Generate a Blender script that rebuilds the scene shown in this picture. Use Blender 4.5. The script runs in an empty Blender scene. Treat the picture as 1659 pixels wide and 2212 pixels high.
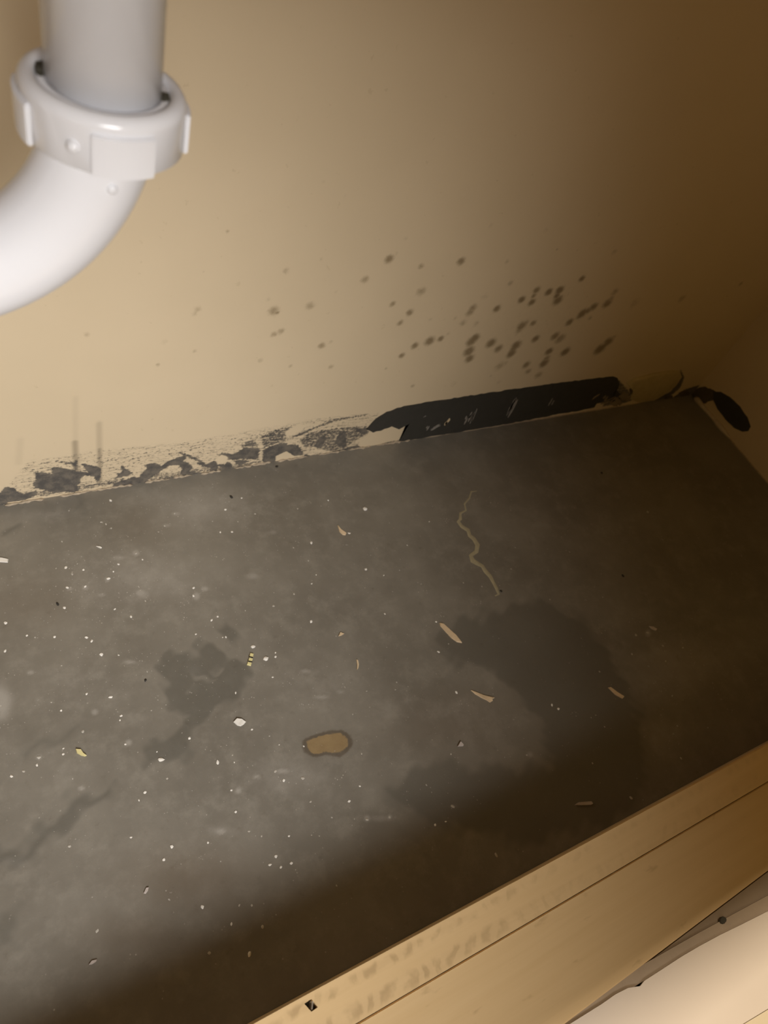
import bpy, bmesh, math, random
import numpy as np
from mathutils import Vector, Matrix

random.seed(7)
rng = np.random.default_rng(7)
scene = bpy.context.scene
C = scene.collection

# ------------------------------------------------------------------ camera
CAM = np.array([0.0, 0.0, 0.6])
RT = np.array([0.86285609, -0.41592942, 0.28719694])
UP = np.array([0.18281129, 0.78654089, 0.58985885])
FW = np.array([0.47123179, 0.45646046, -0.75470819])
FPX = 1553.05
cam_d = bpy.data.cameras.new('camera')
cam = bpy.data.objects.new('camera', cam_d)
C.objects.link(cam)
cam.matrix_world = Matrix(((RT[0], UP[0], -FW[0], CAM[0]), (RT[1], UP[1], -FW[1], CAM[1]),
                           (RT[2], UP[2], -FW[2], CAM[2]), (0, 0, 0, 1)))
cam_d.sensor_fit = 'VERTICAL'
cam_d.sensor_height = 36.0
cam_d.lens = FPX / 2212 * 36.0
cam_d.clip_start = 0.01
cam_d.dof.use_dof = True
cam_d.dof.focus_distance = 0.55
cam_d.dof.aperture_fstop = 9.5
scene.camera = cam

# ------------------------------------------------------------------ light
scene.view_settings.view_transform = 'Standard'
scene.view_settings.look = 'None'
scene.view_settings.gamma = 1.0
scene.view_settings.use_curve_mapping = False
scene.view_settings.exposure = 0.0

world = bpy.data.worlds.new('room_light')
scene.world = world
world.use_nodes = True
bg = world.node_tree.nodes['Background']
bg.inputs['Color'].default_value = (1.0, 0.64, 0.19, 1)
bg.inputs['Strength'].default_value = 0.165


def aim(o, target):
    d = Vector(target) - o.location
    o.rotation_euler = d.to_track_quat('-Z', 'Y').to_euler()


def spot(name, loc, target, power, size, blend, radius, col):
    l = bpy.data.lights.new(name, 'SPOT')
    l.energy = power
    l.spot_size = math.radians(size)
    l.spot_blend = blend
    l.shadow_soft_size = radius
    l.color = col
    o = bpy.data.objects.new(name, l)
    C.objects.link(o)
    o.location = loc
    aim(o, target)
    return o


spot('added_key_spot', (-0.02, -0.60, 0.72), (0.0, 0.456, -0.02), 57, 55, 1.0, 0.22, (1.0, 0.985, 0.985))  # unseen spot added as key light; its soft cone darkens the right side
al = bpy.data.lights.new('added_overhead_light', 'AREA')  # unseen lamp, added to brighten the white board
al.energy = 40
al.size = 0.12
al.color = (1.0, 0.86, 0.68)
ao = bpy.data.objects.new('added_overhead_light', al)
C.objects.link(ao)
ao.location = (0.55, -0.066, 2.3)
aim(ao, (0.55, -0.1, 0))


# ------------------------------------------------------------------ helpers
def ray(px, py):
    return FW + (px - 829.5) / FPX * RT - (py - 1106.0) / FPX * UP


def on(px, py, axis, val):
    """point of the plane  axis = val  seen at a pixel of the photograph"""
    d = ray(px, py)
    return CAM + d * ((val - CAM[axis]) / d[axis])


def project(P):
    d = np.asarray(P) - CAM
    z = d @ FW
    return np.stack([829.5 + FPX * (d @ RT) / z, 1106.0 - FPX * (d @ UP) / z], -1)


def obj(name, me, material=None, parent=None, loc=None):
    o = bpy.data.objects.new(name, me)
    C.objects.link(o)
    if material is not None and len(me.materials) == 0:
        me.materials.append(material)
    if parent is not None:
        o.parent = parent
    if loc is not None:
        o.location = loc
    return o


def mesh_from_bm(name, bm, smooth=False):
    bmesh.ops.recalc_face_normals(bm, faces=bm.faces[:])
    me = bpy.data.meshes.new(name)
    bm.to_mesh(me)
    bm.free()
    if smooth:
        for p in me.polygons:
            p.use_smooth = True
    return me


def tag(o, label, cat, group=None):
    o['label'] = label
    o['category'] = cat
    if group:
        o['group'] = group
    return o


def struct(o):
    o['kind'] = 'structure'
    return o


def empty(name, loc=(0, 0, 0)):
    o = bpy.data.objects.new(name, None)
    C.objects.link(o)
    o.location = loc
    return o


def box_bm(x0, x1, y0, y1, z0, z1, bev=0.0):
    bm = bmesh.new()
    bmesh.ops.create_cube(bm, size=1)
    for v in bm.verts:
        v.co = Vector(((x0 + x1) / 2 + v.co.x * (x1 - x0), (y0 + y1) / 2 + v.co.y * (y1 - y0),
                       (z0 + z1) / 2 + v.co.z * (z1 - z0)))
    if bev:
        bmesh.ops.bevel(bm, geom=bm.edges[:], offset=bev, segments=2, affect='EDGES')
    return bm


def slab_bm(top, depth_vec, bev=0.0):
    """closed prism: polygon 'top' (3D points) extruded by depth_vec"""
    bm = bmesh.new()
    n = len(top)
    a = [bm.verts.new(Vector(p)) for p in top]
    b = [bm.verts.new(Vector(p) + Vector(depth_vec)) for p in top]
    bm.faces.new(a)
    bm.faces.new(b[::-1])
    for i in range(n):
        bm.faces.new((a[i], b[i], b[(i + 1) % n], a[(i + 1) % n]))
    bmesh.ops.triangulate(bm, faces=[f for f in bm.faces if len(f.verts) > 4])
    return bm


def rough_outline(pts, step, amp, seed=0):
    """resample a closed polygon and jitter it so its edge is ragged"""
    r = random.Random(seed)
    out = []
    n = len(pts)
    for i in range(n):
        a = np.array(pts[i], float)
        b = np.array(pts[(i + 1) % n], float)
        L = np.linalg.norm(b - a)
        k = max(1, int(L / step))
        for j in range(k):
            p = a + (b - a) * j / k
            out.append(p + np.array([r.uniform(-amp, amp), r.uniform(-amp, amp)]))
    return out


# ---- node materials
def new_mat(name):
    m = bpy.data.materials.new(name)
    m.use_nodes = True
    nt = m.node_tree
    return m, nt, nt.nodes['Principled BSDF']


def N(nt, kind, **kw):
    n = nt.nodes.new(kind)
    for k, v in kw.items():
        if k in n.inputs:
            n.inputs[k].default_value = v
        else:
            setattr(n, k, v)
    return n


def noise(nt, vec, scale, detail=4, rough=.55, dist=0.0):
    n = N(nt, 'ShaderNodeTexNoise', Scale=scale, Detail=detail, Roughness=rough, Distortion=dist)
    if vec is not None:
        nt.links.new(vec, n.inputs['Vector'])
    return n.outputs['Fac']


def ramp(nt, src, a, b, ca=0.0, cb=1.0):
    n = N(nt, 'ShaderNodeMapRange', interpolation_type='SMOOTHSTEP')
    nt.links.new(src, n.inputs['Value'])
    n.inputs['From Min'].default_value = a
    n.inputs['From Max'].default_value = b
    n.inputs['To Min'].default_value = ca
    n.inputs['To Max'].default_value = cb
    return n.outputs['Result']


def math_(nt, op, a, b=None):
    n = N(nt, 'ShaderNodeMath', operation=op)
    for i, s in enumerate((a, b)):
        if s is None:
            continue
        if isinstance(s, (int, float)):
            n.inputs[i].default_value = s
        else:
            nt.links.new(s, n.inputs[i])
    return n.outputs[0]


def mix(nt, fac, a, b):
    n = N(nt, 'ShaderNodeMix', data_type='RGBA')
    if isinstance(fac, (int, float)):
        n.inputs[0].default_value = fac
    else:
        nt.links.new(fac, n.inputs[0])
    for i, s in ((6, a), (7, b)):
        if isinstance(s, tuple):
            n.inputs[i].default_value = (*s, 1) if len(s) == 3 else s
        else:
            nt.links.new(s, n.inputs[i])
    return n.outputs[2]


def attr(nt, name):
    return N(nt, 'ShaderNodeAttribute', attribute_name=name).outputs['Fac']


def coords(nt, scale=(1, 1, 1), rot=(0, 0, 0)):
    t = N(nt, 'ShaderNodeTexCoord')
    m = N(nt, 'ShaderNodeMapping')
    m.inputs['Scale'].default_value = scale
    m.inputs['Rotation'].default_value = rot
    nt.links.new(t.outputs['Object'], m.inputs['Vector'])
    return m.outputs['Vector']


def bump(nt, bsdf, src, strength, dist=0.001):
    b = N(nt, 'ShaderNodeBump', Strength=strength, Distance=dist)
    nt.links.new(src, b.inputs['Height'])
    nt.links.new(b.outputs['Normal'], bsdf.inputs['Normal'])


def simple(name, col, rough=.6, var=.12, scale=60, bump_s=0.0, spec=.5):
    m, nt, b = new_mat(name)
    v = coords(nt)
    nz = noise(nt, v, scale, 5, .6)
    lo = tuple(max(0, c * (1 - var)) for c in col)
    hi = tuple(min(1, c * (1 + var)) for c in col)
    nt.links.new(mix(nt, nz, lo, hi), b.inputs['Base Color'])
    b.inputs['Roughness'].default_value = rough
    b.inputs['Specular IOR Level'].default_value = spec
    if bump_s:
        bump(nt, b, nz, bump_s)
    return m


GREY = (0.105, 0.102, 0.098)
CREAM = (0.68, 0.545, 0.335)

# wall paint ------------------------------------------------------
m_wall, nt, b = new_mat('cream_wall_paint')
v = coords(nt)
big = noise(nt, v, 5, 3)
fine = noise(nt, v, 240, 3)
base = mix(nt, ramp(nt, big, .3, .7), (0.655, 0.535, 0.36), (0.69, 0.565, 0.385))
speck = ramp(nt, noise(nt, v, 130, 2), .70, .78)
base = mix(nt, math_(nt, 'MULTIPLY', speck, .18), base, (.38, .28, .14))
mould = attr(nt, 'mould')
mn = noise(nt, v, 260, 4, .6)
mfac = ramp(nt, math_(nt, 'ADD', mould, math_(nt, 'MULTIPLY', math_(nt, 'SUBTRACT', mn, .5), .5)), .08, 1.0)
mfac = math_(nt, 'MULTIPLY', mfac, ramp(nt, mould, .02, .12))
base = mix(nt, math_(nt, 'MULTIPLY', mfac, .74), base, (.13, .082, .026))
drip = attr(nt, 'drip')
base = mix(nt, drip, base, (.20, .16, .11))
res = attr(nt, 'residue')
vs = coords(nt, (55, 55, 620), (0, math.radians(-13), 0))
streak = noise(nt, vs, 1.0, 7, .7, .9)
vs2 = coords(nt, (120, 120, 900), (0, math.radians(-20), 0))
streak2 = noise(nt, vs2, 1.0, 5, .65, .5)
blot = noise(nt, v, 320, 6, .68)
pert = math_(nt, 'ADD', math_(nt, 'MULTIPLY', math_(nt, 'SUBTRACT', streak, .5), 1.0),
             math_(nt, 'MULTIPLY', math_(nt, 'SUBTRACT', blot, .5), 1.15))
rfac = ramp(nt, math_(nt, 'ADD', res, pert), .36, .60)
rfac = math_(nt, 'MULTIPLY', rfac, ramp(nt, res, .05, .25))
smear = math_(nt, 'MULTIPLY', ramp(nt, streak2, .50, .68), ramp(nt, res, .08, .34))
gcol = mix(nt, ramp(nt, noise(nt, v, 120, 5, .65), .35, .68), (.062, .060, .060), (.150, .132, .108))
base = mix(nt, math_(nt, 'MULTIPLY', smear, .42), base, (.20, .165, .115))
base = mix(nt, math_(nt, 'MULTIPLY', rfac, .95), base, gcol)
nt.links.new(base, b.inputs['Base Color'])
b.inputs['Roughness'].default_value = .5
b.inputs['Specular IOR Level'].default_value = .35
hgt = math_(nt, 'ADD', math_(nt, 'MULTIPLY', rfac, .6), math_(nt, 'MULTIPLY', fine, .12))
bump(nt, b, hgt, .5, .0008)

# floor paint -----------------------------------------------------
m_floor, nt, b = new_mat('grey_floor_paint')
v = coords(nt)
n1 = noise(nt, v, 9, 6, .6)
n2 = noise(nt, v, 42, 9, .72)
n3 = noise(nt, v, 700, 2)
base = mix(nt, ramp(nt, n1, .3, .7), (.176, .160, .130), (.232, .213, .176))
base = mix(nt, ramp(nt, n2, .44, .72, 0, .6), base, (.28, .258, .212))
dust_sheen = attr(nt, 'dust_sheen')
hz = ramp(nt, math_(nt, 'ADD', dust_sheen, math_(nt, 'MULTIPLY', math_(nt, 'SUBTRACT', n2, .5), .55)), .12, .95)
hz = math_(nt, 'MULTIPLY', hz, ramp(nt, dust_sheen, .0, .1))
base = mix(nt, math_(nt, 'MULTIPLY', hz, .62), base, (.42, .395, .35))  # pale dust, plus painted sheen and a lift of the dim right floor
dark = attr(nt, 'dark')
dk = ramp(nt, math_(nt, 'ADD', dark, math_(nt, 'MULTIPLY', math_(nt, 'SUBTRACT', n2, .5), .4)), .18, .72)
dk = math_(nt, 'MULTIPLY', dk, ramp(nt, dark, .02, .15))
base = mix(nt, math_(nt, 'MULTIPLY', dk, .72), base, (.115, .108, .088))
brown = attr(nt, 'brown')
base = mix(nt, math_(nt, 'MULTIPLY', brown, .6), base, (.105, .072, .040))
# specks of pale dust
vor = N(nt, 'ShaderNodeTexVoronoi', Scale=300.0)
nt.links.new(v, vor.inputs['Vector'])
d1 = ramp(nt, math_(nt, 'ADD', vor.outputs['Distance'], math_(nt, 'MULTIPLY', math_(nt, 'SUBTRACT', n3, .5), .25)), .20, .08)
spk = math_(nt, 'MULTIPLY', d1, ramp(nt, math_(nt, 'ADD', noise(nt, v, 55, 4), math_(nt, 'MULTIPLY', dust_sheen, .16)), .56, .70))
base = mix(nt, math_(nt, 'MULTIPLY', spk, .75), base, (.55, .51, .45))
scr = ramp(nt, noise(nt, coords(nt, (25, 420, 1), (0, 0, .5)), 1.0, 4, .6), .66, .74)
scr = math_(nt, 'MULTIPLY', scr, ramp(nt, noise(nt, v, 30, 2), .5, .68))
base = mix(nt, math_(nt, 'MULTIPLY', scr, .35), base, (.36, .33, .28))
rust = attr(nt, 'rust')
rn = noise(nt, v, 95, 6, .65)
rz = math_(nt, 'ADD', rust, math_(nt, 'MULTIPLY', math_(nt, 'SUBTRACT', rn, .5), .7))
rim = ramp(nt, rz, .05, .30)
core = ramp(nt, rz, .42, .58)
base = mix(nt, math_(nt, 'MULTIPLY', rim, .6), base, (.075, .052, .030))
base = mix(nt, math_(nt, 'MULTIPLY', core, .9), base, mix(nt, rn, (.23, .15, .07), (.38, .28, .14)))
nt.links.new(base, b.inputs['Base Color'])
rgh = math_(nt, 'ADD', ramp(nt, n2, .3, .7, .40, .56), math_(nt, 'MULTIPLY', hz, .12))
nt.links.new(rgh, b.inputs['Roughness'])
b.inputs['Specular IOR Level'].default_value = .55
bump(nt, b, math_(nt, 'ADD', math_(nt, 'MULTIPLY', n3, .3), n2), .18, .0012)

m_strip = simple('grey_strip_paint', (.042, .040, .034), .55, .22, 90, .25)
m_pvc = simple('white_pvc', (.84, .845, .875), .16, .02, 30)
m_dirt_shade = simple('dark_dirt_and_shade', (.05, .045, .03), .8, .3, 200)  # dirt, and the painted shade inside the staple pit
m_bead = simple('old_caulk', (.42, .34, .24), .8, .55, 260, .8)
m_bead2 = simple('pale_caulk', (.55, .47, .36), .7, .25, 150, .5)
m_blister = simple('olive_filler', (.50, .41, .22), .6, .25, 120, .7)
m_torn = simple('torn_brown_paint', (.24, .19, .13), .8, .4, 170, .6)
m_torn_dark = simple('torn_dark_paint', (.10, .078, .05), .8, .5, 200, .6)
m_flake = simple('cream_flake', (.66, .53, .33), .7, .15, 120, .3)
m_scuff = simple('grey_scuff', (.27, .25, .22), .8, .25, 160, .3)
m_white_crumb = simple('white_crumb', (.82, .79, .72), .7, .08, 300)
m_dull_crumb = simple('dull_crumb', (.46, .43, .37), .8, .12, 300)
m_yellow_crumb = simple('yellow_crumb', (.74, .66, .32), .7, .1, 300)
m_dark_crumb = simple('dark_crumb', (.03, .026, .02), .8, .2, 300)
m_splint = simple('pale_splinter_wood', (.72, .56, .36), .7, .15, 250, .3)
m_splint_grey = simple('grey_splinter_wood', (.52, .46, .42), .75, .15, 250, .3)
m_glue = simple('dry_glue', (.38, .335, .215), .6, .25, 200, .3)
m_white = simple('white_board_paint', (.80, .70, .60), .45, .03, 25, .1)
m_creamlip = simple('lit_lip_cream', (.82, .70, .50), .5, .04, 25, .1)  # yellower tone paints in the brighter light on the front edge
m_ledge = simple('taupe_board', (.30, .225, .15), .6, .15, 40, .15)
m_ledge2 = simple('mid_strip_tone', (.40, .31, .22), .6, .15, 60, .2)
m_room = simple('room_floor', (.35, .28, .22), .6, .1, 10)
m_metal = simple('steel_staple', (.75, .72, .70), .3, .05, 100)
m_metal.node_tree.nodes['Principled BSDF'].inputs['Metallic'].default_value = .9


def wood(name, chatter):
    m, nt, b = new_mat(name)
    v = coords(nt)
    g = noise(nt, coords(nt, (6, 160, 160)), 1.0, 5, .6, .3)
    base = mix(nt, g, (.66, .46, .225), (.78, .57, .31))
    if chatter:
        # planer chatter marks in two rows along the strip, fading out to the right
        w = N(nt, 'ShaderNodeTexWave', Scale=1.0, Distortion=9.0, Detail=3.0)
        w.inputs['Detail Scale'].default_value = 1.6
        nt.links.new(coords(nt, (26, 26, 1), (0, 0, .35)), w.inputs['Vector'])
        sep = N(nt, 'ShaderNodeSeparateXYZ')
        t = N(nt, 'ShaderNodeTexCoord')
        nt.links.new(t.outputs['Object'], sep.inputs[0])
        yy = math_(nt, 'ADD', sep.outputs['Y'], math_(nt, 'MULTIPLY', math_(nt, 'SUBTRACT', noise(nt, v, 90, 3), .5), .006))
        rows = math_(nt, 'ADD',
                     math_(nt, 'MULTIPLY', ramp(nt, yy, -.0215, -.0180), ramp(nt, yy, -.0130, -.0165)),
                     math_(nt, 'MULTIPLY', ramp(nt, yy, -.0390, -.0345), ramp(nt, yy, -.0265, -.0310)))
        amt = math_(nt, 'MULTIPLY', rows, ramp(nt, w.outputs['Fac'], .2, .85, .25, 1.0))
        amt = math_(nt, 'MULTIPLY', amt, ramp(nt, noise(nt, v, 55, 4), .32, .62))
        amt = math_(nt, 'MULTIPLY', amt, ramp(nt, sep.outputs['X'], .38, .16, .25, 1.0))
        base = mix(nt, math_(nt, 'MULTIPLY', amt, .55), base, (.36, .235, .11))
    else:
        sp = ramp(nt, noise(nt, coords(nt, (30, 90, 1)), 1.0, 4), .64, .74)
        base = mix(nt, math_(nt, 'MULTIPLY', sp, .35), base, (.33, .20, .09))
    nt.links.new(base, b.inputs['Base Color'])
    b.inputs['Roughness'].default_value = .5
    bump(nt, b, g, .15, .0006)
    return m


m_ply = wood('rail_strip_wood', True)
m_rail = wood('rail_board_wood', False)

# ------------------------------------------------------------------ fields traced from the photograph
YB = 0.456      # back wall
XR = 0.975      # right wall
XL = -0.42
ZT = 0.74


def poly_field(P, pts):
    """inside = 1, falling off over ~1 unit of the given soft width outside"""
    pts = np.asarray(pts, float)
    n = len(pts)
    inside = np.zeros(len(P), bool)
    dmin = np.full(len(P), 1e9)
    for i in range(n):
        a = pts[i]
        c = pts[(i + 1) % n]
        ab = c - a
        t = np.clip(((P - a) @ ab) / max(ab @ ab, 1e-18), 0, 1)
        dmin = np.minimum(dmin, np.linalg.norm(P - (a + t[:, None] * ab), axis=1))
        cond = (a[1] > P[:, 1]) != (c[1] > P[:, 1])
        xi = a[0] + (P[:, 1] - a[1]) / (c[1] - a[1] + 1e-18) * (c[0] - a[0])
        inside ^= cond & (P[:, 0] < xi)
    return np.where(inside, dmin, -dmin)


def grid_mesh(name, us, vs, to3d, attrs):
    U, V = np.meshgrid(us, vs)
    uv = np.stack([U.ravel(), V.ravel()], -1)
    P = to3d(uv)
    nx, ny = len(us), len(vs)
    i = (np.arange(ny - 1)[:, None] * nx + np.arange(nx - 1)[None, :]).ravel()
    F = np.stack([i, i + 1, i + 1 + nx, i + nx], -1)
    me = bpy.data.meshes.new(name)
    me.vertices.add(len(P))
    me.vertices.foreach_set('co', P.astype(np.float32).ravel())
    me.loops.add(F.size)
    me.loops.foreach_set('vertex_index', F.astype(np.int32).ravel())
    me.polygons.add(len(F))
    me.polygons.foreach_set('loop_start', (np.arange(len(F)) * 4).astype(np.int32))
    me.update(calc_edges=True)
    me.validate()
    for k, f in attrs.items():
        a = me.attributes.new(k, 'FLOAT', 'POINT')
        a.data.foreach_set('value', f(uv).astype(np.float32))
    return me


def wall_xz(px, py):
    q = on(px, py, 1, YB)
    return np.array([q[0], q[2]])


def floor_xy(px, py):
    q = on(px, py, 2, 0.0)
    return np.array([q[0], q[1]])


def crop(ox, oy, s, pts):
    return [(ox + x / s, oy + y / s) for x, y in pts]


S5 = 5.184
A5 = lambda p: crop(0, 960, S5, p)
A6 = lambda p: crop(300, 880, S5, p)
A7 = lambda p: crop(580, 860, S5, p)
residue_polys = [   # (outline in photo pixels, density)
    (A5([(-60, 600), (0, 560), (60, 480), (150, 490), (190, 530), (260, 560), (400, 520), (390, 570), (250, 625), (100, 640), (30, 680), (-60, 700)]), 1.25),
    (A5([(405, 320), (480, 315), (600, 345), (580, 265), (650, 260), (850, 300), (1000, 320), (940, 240), (920, 220), (1080, 250), (1125, 270), (1115, 400), (1085, 415), (1060, 350), (940, 340), (880, 400), (900, 420), (860, 450), (870, 520), (820, 535), (540, 515), (400, 480), (380, 430), (410, 420)]), 1.3),
    (A5([(600, 180), (820, 195), (865, 180), (870, 290), (840, 290), (800, 225), (640, 205)]), .85),
    (A5([(1360, 245), (1480, 320), (1440, 345), (1310, 370), (1310, 340), (1370, 310)]), 1.1),
    (A5([(1270, 440), (1500, 360), (1560, 370), (1659, 330), (1659, 430), (1500, 460), (1310, 500), (1275, 480)]), 1.1),
    (A5([(1380, 480), (1659, 420), (1659, 500), (1400, 540)]), .35),
    (A6([(0, 780), (90, 690), (90, 640), (160, 625), (250, 660), (330, 610), (420, 570), (500, 545), (540, 560), (480, 600), (560, 630), (600, 680), (560, 720), (620, 730), (740, 735), (650, 770), (500, 790), (470, 730), (490, 690), (440, 640), (330, 650), (260, 700), (150, 780), (60, 830), (0, 860)]), 1.2),
    (A6([(440, 500), (560, 530), (710, 600), (690, 612), (540, 556), (450, 516)]), .95),
    (A6([(650, 620), (700, 610), (760, 640), (850, 590), (880, 640), (960, 640), (990, 610), (1040, 630), (1040, 680), (960, 710), (890, 650), (870, 720), (800, 745), (700, 755), (790, 720), (800, 680), (720, 660), (660, 640)]), 1.1),
    (A6([(880, 540), (930, 505), (1050, 520), (1130, 480), (1180, 440), (1340, 450), (1360, 480), (1340, 590), (1200, 580), (1060, 590), (1000, 580), (960, 540)]), .85),
    (A6([(1050, 590), (1200, 590), (1230, 605), (1130, 660), (1080, 630)]), .95),
    (A6([(1130, 680), (1380, 630), (1540, 610), (1520, 640), (1250, 680), (1140, 695)]), 1.0),
    (A6([(1390, 480), (1500, 430), (1600, 400), (1659, 400), (1659, 500), (1540, 520), (1530, 600), (1390, 630)]), 1.2),
    (A6([(1340, 310), (1659, 220), (1659, 390), (1480, 430), (1385, 480)]), .56),
    (A6([(1110, 430), (1300, 330), (1330, 400), (1340, 450), (1130, 450)]), .62),
    (A6([(200, 800), (420, 775), (380, 800), (220, 815)]), .8),
    (A7([(0, 560), (130, 520), (330, 530), (380, 610), (380, 640), (280, 650), (200, 600), (90, 650), (70, 720), (0, 730)]), 1.25),
    (A7([(0, 360), (310, 285), (190, 400), (160, 470), (0, 540)]), .52),
    (A7([(180, 475), (330, 395), (500, 325), (660, 262), (720, 232), (900, 203), (1120, 172), (1130, 192), (900, 228), (720, 275), (540, 335), (350, 425)]), .72),
    (A7([(330, 470), (460, 370), (850, 310), (1130, 300), (1120, 400), (1000, 470), (870, 560), (700, 610), (480, 560), (380, 560)]), .54),
    (A7([(500, 550), (560, 450), (650, 390), (640, 480), (590, 570)]), .95),
    (A7([(720, 520), (780, 390), (830, 380), (880, 380), (890, 540), (830, 560)]), .8),
    (A7([(860, 560), (1000, 520), (1040, 560), (980, 580), (720, 620), (700, 600)]), 1.0),
    (A7([(400, 630), (470, 640), (440, 680), (400, 670)]), 1.1),
    (A7([(1040, 545), (1250, 540), (1300, 500), (1480, 470), (1480, 490), (1240, 560), (1040, 575)]), .95),
    (A7([(960, 350), (1100, 330), (1130, 380), (1080, 410), (980, 385)]), .9),
    ([(1338, 818), (1362, 846), (1392, 832), (1384, 856), (1350, 872), (1300, 880), (1310, 850)], .6),
    ([(1470, 799), (1478, 815), (1470, 837), (1440, 862), (1415, 872), (1400, 870), (1450, 845), (1464, 820)], 1.0),
    ([(1455, 858), (1478, 842), (1510, 832), (1540, 842), (1540, 885), (1470, 885)], 1.1),
    # faint scraped zone along the whole torn stretch
    ([(20, 1040), (60, 995), (200, 972), (420, 950), (600, 918), (700, 900), (820, 890), (800, 965), (560, 1010), (200, 1060), (20, 1085)], .33),
    ([(0, 1060), (90, 1075), (230, 1052), (420, 1030), (600, 1004), (760, 976), (760, 968), (600, 990), (400, 1012), (200, 1040), (60, 1062)], .50),
]


def f_residue(uv):
    out = np.zeros(len(uv))
    sel = (uv[:, 1] < .09) & (uv[:, 0] > -.08)
    P = uv[sel]
    acc = np.zeros(len(P))
    for pts, dens in residue_polys:
        q = [wall_xz(*p) for p in pts]
        d = poly_field(P, q)
        acc = np.maximum(acc, dens * np.clip(.5 + d / .0060, 0, 1))
    # cream islands left bare
    for pts in (A7([(1030, 470), (1150, 390), (1300, 340), (1400, 340), (1380, 420), (1300, 490), (1230, 540), (1040, 535)]),
                A7([(85, 650), (200, 600), (290, 650), (380, 650), (360, 690), (180, 720), (90, 720)]),
                A7([(200, 390), (330, 300), (420, 310), (260, 410)]),
                A6([(870, 580), (920, 540), (990, 560), (960, 610), (890, 620)])):
        q = [wall_xz(*p) for p in pts]
        d = poly_field(P, q)
        acc *= 1 - np.clip(.6 + d / .003, 0, 1)
    out[sel] = acc
    return out


spots = [(840, 560, 9, .8), (788, 604, 8, .6), (910, 575, 6, .6), (996, 564, 8, .8), (910, 630, 9, .6), (618, 585, 7, .45), (694, 559, 4, .35), (670, 661, 9, .55), (579, 647, 6, .3), (592, 672, 11, .6), (599, 675, 4, .9), (607, 716, 7, .6), (592, 722, 7, .55), (725, 631, 4, .4), (695, 747, 7, .65), (715, 738, 4, .45), (562, 779, 5, .5), (627, 791, 4, .5), (715, 792, 5, .5), (848, 657, 6, .7), (885, 675, 7, .8), (864, 698, 6, .7), (930, 690, 4, .35), (896, 747, 7, .85), (928, 737, 9, .85), (952, 732, 6, .85), (968, 721, 4, .4), (868, 768, 6, .8), (891, 834, 4, .6), (834, 796, 3, .5), (980, 829, 6, .3), (984, 687, 4, .4), (1000, 698, 7, .5), (1022, 665, 8, .65), (1015, 675, 8, .65), (1029, 699, 7, .4), (1073, 667, 7, .9), (1026, 730, 8, 1), (1018, 738, 9, .9), (1013, 759, 10, .9), (1014, 775, 8, .9), (1061, 741, 9, .9), (1077, 753, 8, .75), (1080, 790, 9, .5), (1046, 642, 8, .3),
         (1257, 602, 6, .9), (1103, 611, 6, .5), (1159, 627, 7, .8), (1149, 653, 7, .9), (1153, 639, 5, .8), (1127, 647, 7, .95), (1185, 631, 7, 1), (1209, 627, 8, 1), (1205, 649, 9, .9), (1203, 639, 6, .9), (1127, 704, 9, .8), (1135, 698, 7, .6), (1152, 698, 6, .8), (1121, 714, 6, .6), (1230, 696, 7, .9), (1258, 677, 9, .9), (1252, 683, 6, .8), (1282, 663, 8, .85), (1270, 671, 7, .8), (1274, 687, 4, .6), (1312, 655, 9, .8), (1328, 631, 7, .6), (1320, 645, 6, .6), (1157, 732, 7, .9), (1115, 746, 9, .9), (1104, 764, 8, .95), (1109, 754, 7, .85), (1199, 726, 8, .8), (1210, 732, 9, .7), (1186, 759, 7, .95), (1175, 785, 8, .95), (1181, 774, 6, .7), (1221, 760, 8, .95), (1314, 738, 9, .85), (1296, 754, 10, .95), (1306, 746, 7, .8), (1326, 728, 5, .5), (1137, 788, 7, .8), (1141, 802, 6, .6), (1163, 810, 7, .6), (1091, 785, 6, .4), (1077, 826, 4, .4), (1060, 812, 3, .4), (1473, 645, 7, .5), (1600, 613, 4, .6), (1371, 655, 10, .35), (1095, 565, 5, .4), (1203, 539, 3, .5), (1326, 545, 6, .4),
         (812, 349, 4, .35), (897, 356, 4, .4), (1061, 486, 5, .35), (1180, 496, 5, .35), (876, 515, 5, .3), (698, 393, 6, .25), (747, 424, 6, .2), (491, 500, 4, .55), (426, 668, 8, .4), (420, 677, 6, .4), (440, 587, 3, .4), (356, 738, 7, .3), (341, 788, 4, .5), (421, 758, 4, .5), (187, 722, 6, .45)]


def f_mould(uv):
    out = np.zeros(len(uv))
    for px, py, r, s in spots:
        c = wall_xz(px, py)
        ex = wall_xz(px + 1, py) - c
        ey = wall_xz(px, py + 1) - c
        rad = 1.28 * r * math.sqrt(abs(ex[0] * ey[1] - ex[1] * ey[0]))
        d = (uv - c) / rad
        rr = np.sqrt((d ** 2).sum(1))
        out = np.maximum(out, s * np.clip(1.35 - rr, 0, 1))
    # general grey-brown bloom in the densest part
    c = wall_xz(1190, 690)
    d = (uv - c) / np.array([.22, .075])
    out = np.maximum(out, .13 * np.exp(-(d ** 2).sum(1)))
    return out


def f_drip(uv):
    out = np.zeros(len(uv))
    for (x0, y0, x1, y1, w, s) in ((163, 860, 163, 960, 4, .10), (162, 955, 165, 1018, 4.5, .55), (214, 915, 215, 975, 4.5, .28), (215, 970, 216, 1040, 3.5, .6), (44, 950, 40, 1000, 5, .10)):
        a, c = wall_xz(x0, y0), wall_xz(x1, y1)
        ab = c - a
        t = np.clip(((uv - a) @ ab) / (ab @ ab), 0, 1)
        d = np.linalg.norm(uv - (a + t[:, None] * ab), axis=1)
        out = np.maximum(out, s * np.clip(1.4 - d / (w * .00062), 0, 1))
    return out


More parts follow.
